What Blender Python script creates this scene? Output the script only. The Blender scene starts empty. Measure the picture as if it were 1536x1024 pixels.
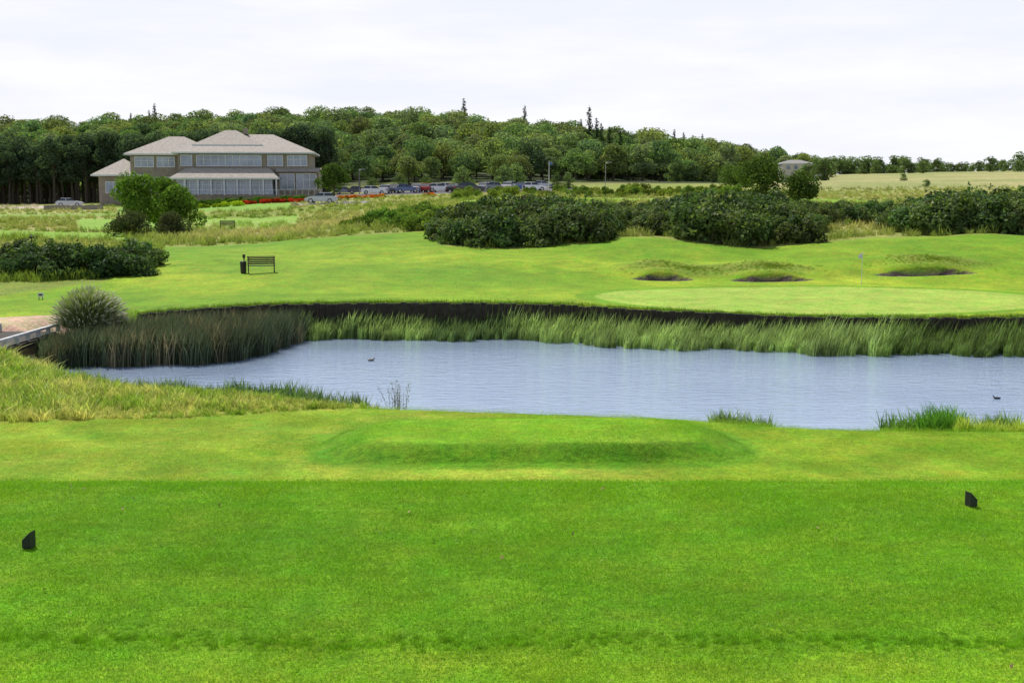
import bpy, math, random
import numpy as np
from mathutils import Vector
random.seed(7); rng=np.random.default_rng(11)
F=1800.0; TH=math.radians(7.03); CZ=2.2; WZ=-3.8
scene=bpy.context.scene
root=scene.collection

# ------------------------------------------------------------------ materials
def newmat(name):
    m=bpy.data.materials.new(name); m.use_nodes=True
    nt=m.node_tree; nt.nodes.clear()
    out=nt.nodes.new('ShaderNodeOutputMaterial')
    return m,nt,out
def simple(name,col,rough=0.7,var=0.2,scale=3.0,metal=0.0,bump=0.0,spec=0.4):
    m,nt,out=newmat(name); N=nt.nodes; L=nt.links
    b=N.new('ShaderNodeBsdfPrincipled'); b.inputs['Roughness'].default_value=rough
    b.inputs['Metallic'].default_value=metal; b.inputs['Specular IOR Level'].default_value=spec
    tc=N.new('ShaderNodeTexCoord'); no=N.new('ShaderNodeTexNoise'); no.inputs['Scale'].default_value=scale
    no.inputs['Detail'].default_value=6
    L.new(tc.outputs['Object'],no.inputs['Vector'])
    r=N.new('ShaderNodeMapRange'); r.inputs['From Min'].default_value=.3; r.inputs['From Max'].default_value=.7
    r.inputs['To Min'].default_value=1-var; r.inputs['To Max'].default_value=1+var
    L.new(no.outputs['Fac'],r.inputs['Value'])
    v=N.new('ShaderNodeVectorMath'); v.operation='SCALE'; v.inputs[0].default_value=col
    L.new(r.outputs['Result'],v.inputs['Scale']); L.new(v.outputs[0],b.inputs['Base Color'])
    if bump>0:
        bm=N.new('ShaderNodeBump'); bm.inputs['Strength'].default_value=bump; bm.inputs['Distance'].default_value=.05
        L.new(no.outputs['Fac'],bm.inputs['Height']); L.new(bm.outputs[0],b.inputs['Normal'])
    L.new(b.outputs[0],out.inputs[0]); return m
def leafmat(name,ca,cb,trans=0.35,inst=False,gloss=0.02,tcol=(1.3,1.5,.6)):
    m,nt,out=newmat(name); N=nt.nodes; L=nt.links
    a=N.new('ShaderNodeAttribute'); a.attribute_name='tint'
    mx=N.new('ShaderNodeMix'); mx.data_type='RGBA'
    mx.inputs[6].default_value=(*ca,1); mx.inputs[7].default_value=(*cb,1)
    L.new(a.outputs['Fac'],mx.inputs[0]); c=mx.outputs[2]
    if inst:
        a2=N.new('ShaderNodeAttribute'); a2.attribute_type='INSTANCER'; a2.attribute_name='icol'
        vm=N.new('ShaderNodeVectorMath'); vm.operation='MULTIPLY'
        L.new(c,vm.inputs[0]); L.new(a2.outputs['Color'],vm.inputs[1]); c=vm.outputs[0]
    d=N.new('ShaderNodeBsdfDiffuse'); t=N.new('ShaderNodeBsdfTranslucent')
    vt=N.new('ShaderNodeVectorMath'); vt.operation='MULTIPLY'; vt.inputs[1].default_value=tcol
    L.new(c,vt.inputs[0]); L.new(vt.outputs[0],t.inputs['Color']); L.new(c,d.inputs['Color'])
    m1=N.new('ShaderNodeMixShader'); m1.inputs[0].default_value=trans
    L.new(d.outputs[0],m1.inputs[1]); L.new(t.outputs[0],m1.inputs[2]); o=m1
    if gloss>0:
        g=N.new('ShaderNodeBsdfGlossy'); g.inputs['Roughness'].default_value=.5
        m2=N.new('ShaderNodeMixShader'); m2.inputs[0].default_value=gloss
        L.new(m1.outputs[0],m2.inputs[1]); L.new(g.outputs[0],m2.inputs[2]); o=m2
    L.new(o.outputs[0],out.inputs[0])
    return m

# ------------------------------------------------------------------ mesh builder
class MB:
    def __init__(s): s.v=[];s.f=[];s.m=[];s.t=[];s.n=0
    def add(s,V,Fc,m=0,t=0.5):
        V=np.asarray(V,float); s.v.append(V)
        if np.isscalar(t): t=np.full(len(V),t)
        s.t.append(np.asarray(t,float))
        for q in Fc: s.f.append([int(i)+s.n for i in q]); s.m.append(m)
        s.n+=len(V)
    def box(s,x0,x1,y0,y1,z0,z1,m=0,taper=0):
        V=[(x0,y0,z0),(x1,y0,z0),(x1,y1,z0),(x0,y1,z0),(x0+taper,y0+taper,z1),(x1-taper,y0+taper,z1),(x1-taper,y1-taper,z1),(x0+taper,y1-taper,z1)]
        s.add(V,[(0,3,2,1),(4,5,6,7),(0,1,5,4),(1,2,6,5),(2,3,7,6),(3,0,4,7)],m)
    def tube(s,pts,rad,m=0,n=7,t=.5):
        pts=[Vector(p) for p in pts]; V=[]
        for i,p in enumerate(pts):
            d=(pts[min(i+1,len(pts)-1)]-pts[max(i-1,0)]).normalized()
            a=d.cross(Vector((0.13,1,0.05))); 
            if a.length<.05: a=d.cross(Vector((1,0,0)))
            a.normalize(); b=d.cross(a)
            for k in range(n):
                q=p+(a*math.cos(2*math.pi*k/n)+b*math.sin(2*math.pi*k/n))*rad[i]; V.append(tuple(q))
        Fc=[]
        for i in range(len(pts)-1):
            for k in range(n): Fc.append((i*n+k,i*n+(k+1)%n,(i+1)*n+(k+1)%n,(i+1)*n+k))
        Fc.append(tuple(range(n))[::-1]); Fc.append(tuple(range((len(pts)-1)*n,len(pts)*n)))
        s.add(V,Fc,m,t)
    def leaves(s,P,Nn,size,m=0,tint=None,aspect=1.0):
        n=len(P); Nn=Nn/np.linalg.norm(Nn,axis=1)[:,None]
        r=rng.normal(size=(n,3)); a=np.cross(Nn,r); a/=np.linalg.norm(a,axis=1)[:,None]; b=np.cross(Nn,a)
        sz=size*rng.uniform(.6,1.3,(n,1))
        V=np.stack([P-a*sz*.5,P+b*sz*.36*aspect,P+a*sz*.55,P-b*sz*.36*aspect],1)
        V+=rng.normal(size=V.shape)*size*.06
        if tint is None: tint=rng.uniform(0,1,n)
        idx=np.arange(n*4).reshape(n,4)
        s.add(V.reshape(-1,3),idx,m,np.repeat(tint,4))
    def blades(s,P,H,Wd,lean,m=0,tint=None,seg=2,droop=1.0):
        n=len(P); ang=rng.uniform(0,2*np.pi,n)
        w=np.stack([np.cos(ang),np.sin(ang),np.zeros(n)],1)*(Wd[:,None] if hasattr(Wd,'__len__') else Wd)*.5
        if tint is None: tint=rng.uniform(0,1,n)
        rows=[]
        for k in range(seg):
            f=k/seg; c=P+lean*(f**2)*droop+np.stack([np.zeros(n),np.zeros(n),H*f],1)
            ww=w*(1-.45*f); rows+= [c-ww,c+ww]
        tip=P+lean*droop+np.stack([np.zeros(n),np.zeros(n),H],1); rows.append(tip)
        V=np.stack(rows,1); k=V.shape[1]; Fc=[]
        for i in range(n):
            o=i*k
            for j in range(seg-1): Fc.append((o+2*j,o+2*j+1,o+2*j+3,o+2*j+2))
            Fc.append((o+2*seg-2,o+2*seg-1,o+2*seg))
        s.add(V.reshape(-1,3),Fc,m,np.repeat(tint,k))
    def mesh(s,name,mats,smooth=False):
        me=bpy.data.meshes.new(name); V=np.concatenate(s.v)
        me.from_pydata(V.tolist(),[],s.f)
        for m in mats: me.materials.append(m)
        me.polygons.foreach_set('material_index',np.array(s.m,dtype=np.int32))
        at=me.attributes.new('tint','FLOAT','POINT'); at.data.foreach_set('value',np.concatenate(s.t).astype(np.float32))
        if smooth: me.polygons.foreach_set('use_smooth',np.ones(len(s.f),dtype=bool))
        me.update(); return me
    def obj(s,name,mats,coll=None,parent=None,loc=(0,0,0),rot=0,smooth=False):
        o=bpy.data.objects.new(name,s.mesh(name,mats,smooth))
        (coll or root).objects.link(o); o.location=loc; o.rotation_euler=(0,0,rot)
        if parent: o.parent=parent
        return o
def empty(name,loc=(0,0,0),rot=0):
    e=bpy.data.objects.new(name,None); root.objects.link(e); e.location=loc; e.rotation_euler=(0,0,rot); e.empty_display_size=.3
    return e

_gn={}
def scatter(name,P,rotz,scl,coll,icol=None,tilt=None):
    P=np.asarray(P,float); n=len(P)
    if n==0: return
    me=bpy.data.meshes.new(name); me.from_pydata(P.tolist(),[],[])
    R=np.zeros((n,3)); R[:,2]=rotz
    if tilt is not None: R[:,:2]=tilt
    scl=np.asarray(scl,float); S=np.repeat(scl[:,None],3,1) if scl.ndim==1 else scl
    a=me.attributes.new('rot','FLOAT_VECTOR','POINT'); a.data.foreach_set('vector',R.ravel().astype(np.float32))
    a=me.attributes.new('scl','FLOAT_VECTOR','POINT'); a.data.foreach_set('vector',S.ravel().astype(np.float32))
    a=me.attributes.new('idx','INT','POINT'); a.data.foreach_set('value',rng.integers(0,100,n).astype(np.int32))
    if icol is None:
        v=rng.uniform(.75,1.25,(n,1)); icol=np.repeat(v,3,1)
    ic=np.ones((n,4)); ic[:,:3]=icol
    a=me.attributes.new('icol','FLOAT_COLOR','POINT'); a.data.foreach_set('color',ic.ravel().astype(np.float32))
    o=bpy.data.objects.new(name,me); root.objects.link(o)
    if coll.name not in _gn:
        g=bpy.data.node_groups.new('gn_'+coll.name,'GeometryNodeTree')
        g.interface.new_socket('Geometry',in_out='INPUT',socket_type='NodeSocketGeometry')
        g.interface.new_socket('Geometry',in_out='OUTPUT',socket_type='NodeSocketGeometry')
        N=g.nodes; L=g.links
        gi=N.new('NodeGroupInput'); go=N.new('NodeGroupOutput'); ip=N.new('GeometryNodeInstanceOnPoints')
        ci=N.new('GeometryNodeCollectionInfo'); ci.inputs['Collection'].default_value=coll
        ci.inputs['Separate Children'].default_value=True; ci.inputs['Reset Children'].default_value=True
        def na(nm,dt):
            x=N.new('GeometryNodeInputNamedAttribute'); x.data_type=dt; x.inputs['Name'].default_value=nm; return x.outputs['Attribute']
        L.new(gi.outputs[0],ip.inputs['Points']); L.new(ci.outputs[0],ip.inputs['Instance'])
        ip.inputs['Pick Instance'].default_value=True
        L.new(na('idx','INT'),ip.inputs['Instance Index']); L.new(na('rot','FLOAT_VECTOR'),ip.inputs['Rotation']); L.new(na('scl','FLOAT_VECTOR'),ip.inputs['Scale'])
        L.new(ip.outputs[0],go.inputs[0]); _gn[coll.name]=g
    md=o.modifiers.new('scatter','NODES'); md.node_group=_gn[coll.name]
    return o

# ------------------------------------------------------------------ terrain function
def sm(a,b,x):
    t=np.clip((x-a)/(b-a),0,1); return t*t*(3-2*t)
cols=np.array([-300,0,250,400,600,768,950,1150,1300,1536,1850],float)
tab={
50:[478,470,462,456,455,456,460,464,464,461,461],
56:[455,448,440,436,436,438,442,444,444,443,443],
62:[430,425,418,413,413,418,425,427,427,425,425],
70:[400,398,392,390,388,390,391,394,390,386,386],
76:[385,383,380,377,373,374,360,372,363,360,360],
84:[372,372,370,367,352,350,350,354,352,352,352],
92:[360,360,364,362,338,332,334,339,338,338,338],
105:[350,352,356,356,327,314,314,320,320,322,322],
125:[338,340,341,341,317,302,305,307,307,310,310],
150:[328,330,330,328,310,298,300,300,301,303,303],
180:[318,320,318,312,303,294,294,294,295,292,292],
215:[308,310,305,300,294,290,287,285,282,277,277],
260:[304,306,300,292,285,280,277,274,270,265,265],
330:[298,296,286,272,262,262,270,276,266,260,259],
400:[262,258,248,238,232,240,258,270,263,258,256],
480:[230,223,215,211,208,221,245,264,260,255,252],
600:[255,250,245,240,240,250,265,270,266,262,262],
1200:[280]*11,6000:[289]*11}
ty=np.array(sorted(tab)); LY=np.linspace(math.log(50),math.log(6000),300); LC=np.arange(-300,1851,10.)
Zt=np.array([[CZ+y*math.tan(math.atan((512-r)/F)-TH) for r in tab[y]] for y in ty])
Z1=np.array([np.interp(LC,cols,Zt[i]) for i in range(len(ty))])
Z2=np.array([np.interp(LY,np.log(ty),Z1[:,j]) for j in range(len(LC))]).T
def smooth(A,k,ax):
    ker=np.hanning(k+2)[1:-1]; ker/=ker.sum()
    P=np.pad(A,[(k//2,k//2) if a==ax else (0,0) for a in (0,1)],mode='edge')
    return np.apply_along_axis(lambda v:np.convolve(v,ker,'valid'),ax,P)
Z2=smooth(smooth(Z2,7,0),11,1)
def far(x,y):
    yy=np.maximum(y,50); c=768+F*x/yy
    fi=np.clip((np.log(yy)-LY[0])/(LY[1]-LY[0]),0,len(LY)-1.001); fj=np.clip((c-LC[0])/10,0,len(LC)-1.001)
    i=fi.astype(int); j=fj.astype(int); a=fi-i; b=fj-j
    return (Z2[i,j]*(1-a)+Z2[i+1,j]*a)*(1-b)+(Z2[i,j+1]*(1-a)+Z2[i+1,j+1]*a)*b
def wn(x,y,s,seed=0):
    r=np.zeros_like(x); 
    for k in range(4):
        a=seed*1.7+k*2.1; f=s*(1.6**k)
        r+=np.sin(x*f*math.cos(a)+y*f*math.sin(a)+a*3)*np.sin(-x*f*math.sin(a*1.3)+y*f*math.cos(a*1.3)+a)/(1.4**k)
    return r/2.2
def W(px,row,drop=CZ-WZ):
    y=drop/math.tan(TH+math.atan((row-512)/F)); return ((px-768)/F*(y*math.cos(TH)+drop*math.sin(TH)),y)
def XB(px,y): return ((px-768)/F*y*1.0,y)
near=[W(2000,676),W(1536,668),W(1300,664),W(1170,659),W(1060,650),W(650,634),W(550,628),W(400,612),W(250,602),W(150,588),W(112,575)]
left=[(-16.1,41.0),(-25,41.6),(-25,43.6),(-16.6,44.2),XB(90,46.5)]
wallpx=[(210,48.3),(300,49.5),(450,50.4),(600,50.7),(760,50.8),(880,50.3),(950,49.3),(1100,48.2),(1200,47.5),(1340,46.9),(1480,46.5),(1600,46.4),(1900,46.2)]
wall=[XB(a,b) for a,b in wallpx]
def chaikin(p,n=2):
    for _ in range(n):
        q=[p[0]]
        for a,b in zip(p[:-1],p[1:]):
            q.append((a[0]*.75+b[0]*.25,a[1]*.75+b[1]*.25)); q.append((a[0]*.25+b[0]*.75,a[1]*.25+b[1]*.75))
        q.append(p[-1]); p=q
    return p
wall=chaikin(wall); near=chaikin(near,2)
poly=np.array(near+left+wall)
def sdist(x,y,poly=poly):
    sh=x.shape; x=x.ravel(); y=y.ravel(); d=np.full(x.shape,1e9); ins=np.zeros(x.shape,bool)
    A=poly; B=np.roll(poly,-1,0)
    for (ax,ay),(bx,by) in zip(A,B):
        ex,ey=bx-ax,by-ay; t=np.clip(((x-ax)*ex+(y-ay)*ey)/(ex*ex+ey*ey+1e-9),0,1)
        d=np.minimum(d,(x-ax-t*ex)**2+(y-ay-t*ey)**2)
        c=((ay>y)!=(by>y))&(x<(bx-ax)*(y-ay)/((by-ay) if by!=ay else 1e-9)+ax); ins^=c
    d=np.sqrt(d); return np.where(ins,-d,d).reshape(sh)
bunk=[(995,63.6,1.3,.42),(1158,63.6,1.75,.42),(1388,64.9,2.2,.42)]
def land(x,y):
    zn=-3.1*sm(8.7,15,y)+ .05*wn(x,y,.35,2)*sm(14,20,y)
    d=((np.abs(x-.45)/4.1)**4+(np.abs(y-25.0)/1.7)**4)**(1/4.)
    zn=zn+.30*(1-sm(.82,1.12,d))
    b=sm(36,45,y); z=zn*(1-b)+far(x,y)*b
    z=z+ .17*wn(x,y,.16,5)*sm(53,72,y)*(1-.6*sm(90,100,y))+ .25*wn(x,y,.05,9)*sm(90,130,y)
    z=z+ .20*wn(x,y,.28,8)*sm(60,68,y)*(1-sm(95,110,y))
    return z
def T(x,y):
    x=np.asarray(x,float); y=np.asarray(y,float)
    z=land(x,y)
    for px,by,rx,ry in bunk:
        bx=XB(px,by)[0]; d=np.sqrt(((x-bx)/rx)**2+((y-by)/ry)**2)
        zf=land(np.full(1,bx),np.full(1,by-ry))[0]-.10
        k=1-sm(.9,1.25,d)
        z=z+ .62*np.exp(-(((x-bx)/(rx*1.5))**2+((y-by-ry-2.7)/2.1)**2))*(1-k)*sm(by-.4,by+1.0,y)
        z=z+ .22*np.exp(-(((x-bx)/(rx*1.0))**4+((y-by-ry-.5)/.6)**2))*(1-k)
        z=z*(1-k)+zf*k
    sd=sdist(x,y); px=768+F*x/np.maximum(y,5)
    farside=(y>45.5)&(px>200)
    w=np.where(farside,.3,2.2)
    bank=WZ-.02+(z-WZ+.02)*sm(0,1,np.clip(sd/w,0,1))
    bed=WZ-.15-np.clip(-sd*.5,0,1.2)
    z=np.where(sd<0,np.where(farside,WZ-.9,bed),np.where(sd<w,bank,z))
    return z
def T1(x,y): return float(T(np.array([x]),np.array([y]))[0])

ys=np.concatenate([np.arange(-15,3,1.),np.arange(3,12,.12),np.arange(12,45,.2),np.arange(45,80,.14),np.arange(80,130,.6),np.arange(130,500,2.5),np.geomspace(500,6500,28)])
us=np.concatenate([np.linspace(-1.6,-.47,30)[:-1],np.arange(-.47,.47,.0024),np.linspace(.47,1.6,30)])
U,Y=np.meshgrid(us,ys); X=U*(Y+22)
Z=T(X,Y)
nr,nc=X.shape
# ---- colour zones
PX=768+F*X/np.maximum(Y,4)
C=np.zeros(X.shape+(3,))
def setc(mask,col):
    m=np.clip(mask,0,1)[...,None]; C[:]=C*(1-m)+np.array(col)*m
n1=wn(X,Y,.25,1); n2=wn(X,Y,.06,3); n3=wn(X,Y,1.1,4); n4=wn(X,Y,.13,7); n5=wn(X,Y,.6,12)
setc(np.ones(X.shape),(.16,.23,.03))
dry=np.clip(.3+.6*n2+.45*n1,0,1)*sm(60,90,Y)
setc(dry,(.36,.34,.12))
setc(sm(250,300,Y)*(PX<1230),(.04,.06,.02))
setc(sm(195,215,Y)*(PX>1150)*(Y<480)*.9,(.33,.32,.13))
setc(sm(195,215,Y)*(PX>1150)*(Y<480)*np.clip(.2+.9*n2+.4*n4,0,.7),(.17,.24,.06))
setc(sm(128,134,Y)*(1-sm(152,160,Y))*(PX>690)*(PX<1340),(.16,.33,.02))
setc(sm(118,121,Y+3*n1)*(1-sm(150,156,Y))*(PX>120)*(PX<450),(.18,.33,.04))
setc(sm(170,175,Y)*(1-sm(200,206,Y))*(PX>180)*(PX<440),(.16,.31,.04))
setc(sm(93,97,Y+2*n1)*(1-sm(112,116,Y))*(PX>-100)*(PX<190),(.17,.32,.03))
setc(sm(160,165,Y+3*n1)*(1-sm(176,182,Y))*(PX>-100)*(PX<200),(.18,.29,.05))
setc((PX>290)*(PX<640)*sm(92,98,Y)*(1-sm(120,150,Y))*np.clip(.4+.6*n1,0,1)*.85,(.43,.38,.17))
# fairway
ymax=np.interp(PX,[-100,0,150,232,246,640,662,900,925,1100,1220,1536],[56,57,61,67,86,87,76.5,76,79,76,78,81])
fw=(1-sm(-.5,.6,Y-ymax+.5*n3))*sm(35,36,Y)
setc(fw,(.165,.30,.012)); setc(fw*np.clip(.3+1.0*n1+.4*n5,0,.9),(.28,.385,.022)); setc(fw*np.clip(.1+1.0*n4,0,.65),(.09,.22,.01)); setc(fw*np.clip(n3*.7,0,.45),(.09,.21,.01))
setc(fw*sm(66,76,Y)*.55,(.10,.235,.01))
for cx,cy,rx,ry in [(1030,66.2,4.2,2.2),(1160,66.0,2.6,1.9),(1400,67.6,3.2,2.4)]:
    d=np.sqrt(((X-XB(cx,cy)[0])/rx)**2+((Y-cy)/ry)**2)+.15*n3
    setc((1-sm(.5,1.2,d))*.75,(.14,.20,.025))
d=np.sqrt(((X-14.1)/11.3)**2+((Y-54.3)/7.2)**2)
setc(1-sm(.99,1.01,d),(.13,.28,.012)); setc(1-sm(.90,.92,d),(.24,.385,.05))
setc((1-sm(.90,.92,d))*np.clip(n2+.3,0,.6),(.28,.41,.06))
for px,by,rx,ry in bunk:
    d=np.sqrt(((X-XB(px,by)[0])/rx)**2+((Y-by)/ry)**2); setc((1-sm(1.2,1.3,d)),(.085,.072,.055)); setc((1-sm(.45,.7,np.sqrt(((X-XB(px,by)[0])/(rx*1.6))**2+((Y-by+ry*.7)/(ry*1.0))**2))),(.30,.26,.19))  # dark bunker colour paints in shade on floor and back face; paler sand in front
# near side
setc(sm(9.5,10.5,Y)*(1-sm(36,37,Y)),(.19,.33,.012)); setc(sm(12,14,Y)*(1-sm(36,37,Y))*np.clip(.25+1.1*n1,0,.9),(.29,.40,.035))
setc(sm(12,14,Y)*(1-sm(36,37,Y))*np.clip(.15+.9*n3,0,.5),(.12,.26,.01))
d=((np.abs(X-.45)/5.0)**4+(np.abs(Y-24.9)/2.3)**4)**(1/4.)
setc((1-sm(.88,1.0,d))*(Y>15),(.11,.27,.008)); setc((1-sm(.74,.84,((np.abs(X-.45)/4.6)**4+(np.abs(Y-25.2)/1.9)**4)**(1/4.)))*(Y>15),(.18,.37,.012))  # forward tee: sunlit top painted lighter, shaded face painted darker
shore_lim=np.interp(PX,[0,300,600,1100,1170,1536],[27.6,28.0,30.0,32,28.6,28.2])
setc(sm(-.3,.5,Y-shore_lim-.4*n3)*(1-sm(44,45,Y)),(.28,.33,.05))
tee=1-sm(9.4,9.9,Y)
setc(tee,(.125,.295,.006)); setc(tee*np.clip(.2+.6*n3,0,.5),(.155,.33,.008)); setc(tee*np.clip(.1+.9*n1,0,.5),(.10,.255,.006)); setc(tee*sm(7.8,9.4,Y)*.5,(.165,.34,.01))
setc(1-sm(5.4,5.75,Y),(.175,.345,.012))
yp=46.6+.6*np.sin(X*.3); setc((1-sm(1.3,1.5,np.abs(Y-yp)))*(X<-17.0),(.50,.40,.24))
setc((1-sm(1.0,1.2,np.abs(X+18.4)))*(Y>44)*(Y<47.5),(.50,.40,.24))
setc((np.abs(Y-207)<5)*(PX>-200)*(PX<150),(.40,.36,.28))
setc((Y>222)*(Y<245)*(PX>470)*(PX<860),(.12,.12,.12))
setc((np.abs(Y-186)<3)*(PX>440)*(PX<560)*1.0,(.2,.2,.2))
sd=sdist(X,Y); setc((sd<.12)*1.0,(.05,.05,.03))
COL=C
me=bpy.data.meshes.new('ground'); me.vertices.add(nr*nc)
me.vertices.foreach_set('co',np.stack([X,Y,Z],-1).ravel().astype(np.float32))
ii=np.arange(nr*nc).reshape(nr,nc); q=np.stack([ii[:-1,:-1],ii[:-1,1:],ii[1:,1:],ii[1:,:-1]],-1).reshape(-1,4)
me.loops.add(q.size); me.loops.foreach_set('vertex_index',q.ravel().astype(np.int32))
me.polygons.add(len(q)); me.polygons.foreach_set('loop_start',np.arange(0,q.size,4,dtype=np.int32))
me.update(calc_edges=True); me.validate()
me.polygons.foreach_set('use_smooth',np.ones(len(q),dtype=bool))
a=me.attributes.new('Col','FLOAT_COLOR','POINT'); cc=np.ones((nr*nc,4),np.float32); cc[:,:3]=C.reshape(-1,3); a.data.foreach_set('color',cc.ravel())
def colat(x,y):
    x=np.asarray(x,float); y=np.asarray(y,float); i=np.clip(np.searchsorted(ys,y),0,nr-1); j=np.clip(np.searchsorted(us,x/(y+22)),0,nc-1); return COL[i,j]
m,nt,out=newmat('ground_grass'); N=nt.nodes; L=nt.links
b=N.new('ShaderNodeBsdfPrincipled'); b.inputs['Roughness'].default_value=.9; b.inputs['Specular IOR Level'].default_value=.12
at=N.new('ShaderNodeAttribute'); at.attribute_name='Col'; tc=N.new('ShaderNodeTexCoord')
prev=at.outputs['Color']; hs=[]
for sc,lo,hi,det in [(45,.62,1.38,3),(7,.68,1.32,7),(.6,.78,1.22,7)]:
    no=N.new('ShaderNodeTexNoise'); no.inputs['Scale'].default_value=sc; no.inputs['Detail'].default_value=det; no.inputs['Roughness'].default_value=.7
    L.new(tc.outputs['Object'],no.inputs['Vector'])
    r=N.new('ShaderNodeMapRange'); r.inputs['From Min'].default_value=.3; r.inputs['From Max'].default_value=.7; r.inputs['To Min'].default_value=lo; r.inputs['To Max'].default_value=hi
    L.new(no.outputs['Fac'],r.inputs['Value']); v=N.new('ShaderNodeVectorMath'); v.operation='SCALE'
    L.new(prev,v.inputs[0]); L.new(r.outputs[0],v.inputs['Scale']); prev=v.outputs[0]; hs.append(no)
# patchy yellowing of the turf
no=N.new('ShaderNodeTexNoise'); no.inputs['Scale'].default_value=1.7; no.inputs['Detail'].default_value=8; no.inputs['Roughness'].default_value=.72; L.new(tc.outputs['Object'],no.inputs['Vector'])
r=N.new('ShaderNodeMapRange'); r.inputs['From Min'].default_value=.35; r.inputs['From Max'].default_value=.68; r.inputs['To Min'].default_value=.8; r.inputs['To Max'].default_value=1.45
L.new(no.outputs['Fac'],r.inputs['Value']); cx_=N.new('ShaderNodeCombineXYZ'); cx_.inputs[1].default_value=1; L.new(r.outputs[0],cx_.inputs[0]); L.new(r.outputs[0],cx_.inputs[2])
v=N.new('ShaderNodeVectorMath'); v.operation='MULTIPLY'; L.new(prev,v.inputs[0]); L.new(cx_.outputs[0],v.inputs[1]); prev=v.outputs[0]
L.new(prev,b.inputs['Base Color'])
bm=N.new('ShaderNodeBump'); bm.inputs['Strength'].default_value=.7; bm.inputs['Distance'].default_value=.1
L.new(hs[1].outputs['Fac'],bm.inputs['Height']); L.new(bm.outputs[0],b.inputs['Normal'])
L.new(b.outputs[0],out.inputs[0]); me.materials.append(m)
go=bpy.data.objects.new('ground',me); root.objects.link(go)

# ------------------------------------------------------------------ water
m,nt,out=newmat('pond_water'); N=nt.nodes; L=nt.links
b=N.new('ShaderNodeBsdfPrincipled'); b.inputs['Base Color'].default_value=(.42,.53,.72,1); b.inputs['Roughness'].default_value=.07
b.inputs['IOR'].default_value=1.38; b.inputs['Metallic'].default_value=.5
tc=N.new('ShaderNodeTexCoord'); mp=N.new('ShaderNodeMapping'); mp.inputs['Scale'].default_value=(.42,1.15,1)
L.new(tc.outputs['Object'],mp.inputs[0])
no=N.new('ShaderNodeTexNoise'); no.inputs['Scale'].default_value=3.6; no.inputs['Detail'].default_value=5; no.inputs['Roughness'].default_value=.62
L.new(mp.outputs[0],no.inputs['Vector'])
n2_=N.new('ShaderNodeTexNoise'); n2_.inputs['Scale'].default_value=.16; n2_.inputs['Detail'].default_value=3; L.new(mp.outputs[0],n2_.inputs['Vector'])
mr=N.new('ShaderNodeMapRange'); mr.inputs['From Min'].default_value=.35; mr.inputs['From Max'].default_value=.65; mr.inputs['To Min'].default_value=.5; mr.inputs['To Max'].default_value=1.
L.new(n2_.outputs['Fac'],mr.inputs['Value'])
bm=N.new('ShaderNodeBump'); bm.inputs['Distance'].default_value=.06; L.new(mr.outputs[0],bm.inputs['Strength'])
L.new(no.outputs['Fac'],bm.inputs['Height']); L.new(bm.outputs[0],b.inputs['Normal']); L.new(b.outputs[0],out.inputs[0])
mb=MB(); mb.add([(-26,24,WZ),(45,24,WZ),(45,54,WZ),(-26,54,WZ)],[(0,1,2,3)]); mb.obj('pond_water',[m])

# ------------------------------------------------------------------ timber bank wall
tim=simple('dark_timber',(.035,.027,.02),.85,.5,4)
mb=MB(); wp=np.array(wall); seg=np.sqrt((np.diff(wp,axis=0)**2).sum(1)); cum=np.concatenate([[0],np.cumsum(seg)])
s=0
while s<cum[-1]-.3:
    xa=np.interp(s,cum,wp[:,0]); ya=np.interp(s,cum,wp[:,1]); xb=np.interp(s+.24,cum,wp[:,0]); yb=np.interp(s+.24,cum,wp[:,1])
    zt=float(land(np.array([xa]),np.array([ya+.4]))[0])+rng.uniform(-.07,.0); o=-.12+rng.uniform(-.02,.02)
    mb.add([(xa,ya+o-.06,WZ-1),(xb,yb+o-.06,WZ-1),(xb,yb+o+.06,WZ-1),(xa,ya+o+.06,WZ-1),(xa,ya+o-.06,zt),(xb,yb+o-.06,zt),(xb,yb+o+.06,zt),(xa,ya+o+.06,zt)],
        [(0,3,2,1),(4,5,6,7),(0,1,5,4),(1,2,6,5),(2,3,7,6),(3,0,4,7)]); s+=.26
mb.obj('timber_retaining_wall',[tim])

# ------------------------------------------------------------------ prototypes
def coll(name): return bpy.data.collections.new(name)
bark=simple('bark',(.07,.055,.04),.9,.3,6)
leaf_forest=leafmat('forest_leaves',(.105,.145,.065),(.23,.29,.125),.42,True,0)
leaf_con=leafmat('conifer_needles',(.025,.05,.02),(.055,.085,.03),.15,True,0)
leaf_bush=leafmat('thicket_leaves',(.030,.065,.015),(.145,.21,.07),.36,True,.015)
leaf_tree=leafmat('tree_leaves',(.06,.12,.02),(.16,.25,.045),.42,False,0)
leaf_light=leafmat('shrub_leaves_light',(.10,.17,.035),(.20,.30,.06),.4,True,0)
blade_m=leafmat('grass_blades',(.6,.62,.6),(1.45,1.40,1.45),.38,True,.02,(1.1,1.1,.8))
flow_r=leafmat('flowers',(.6,.03,.02),(.75,.10,.03),.3,True,0)

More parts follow.
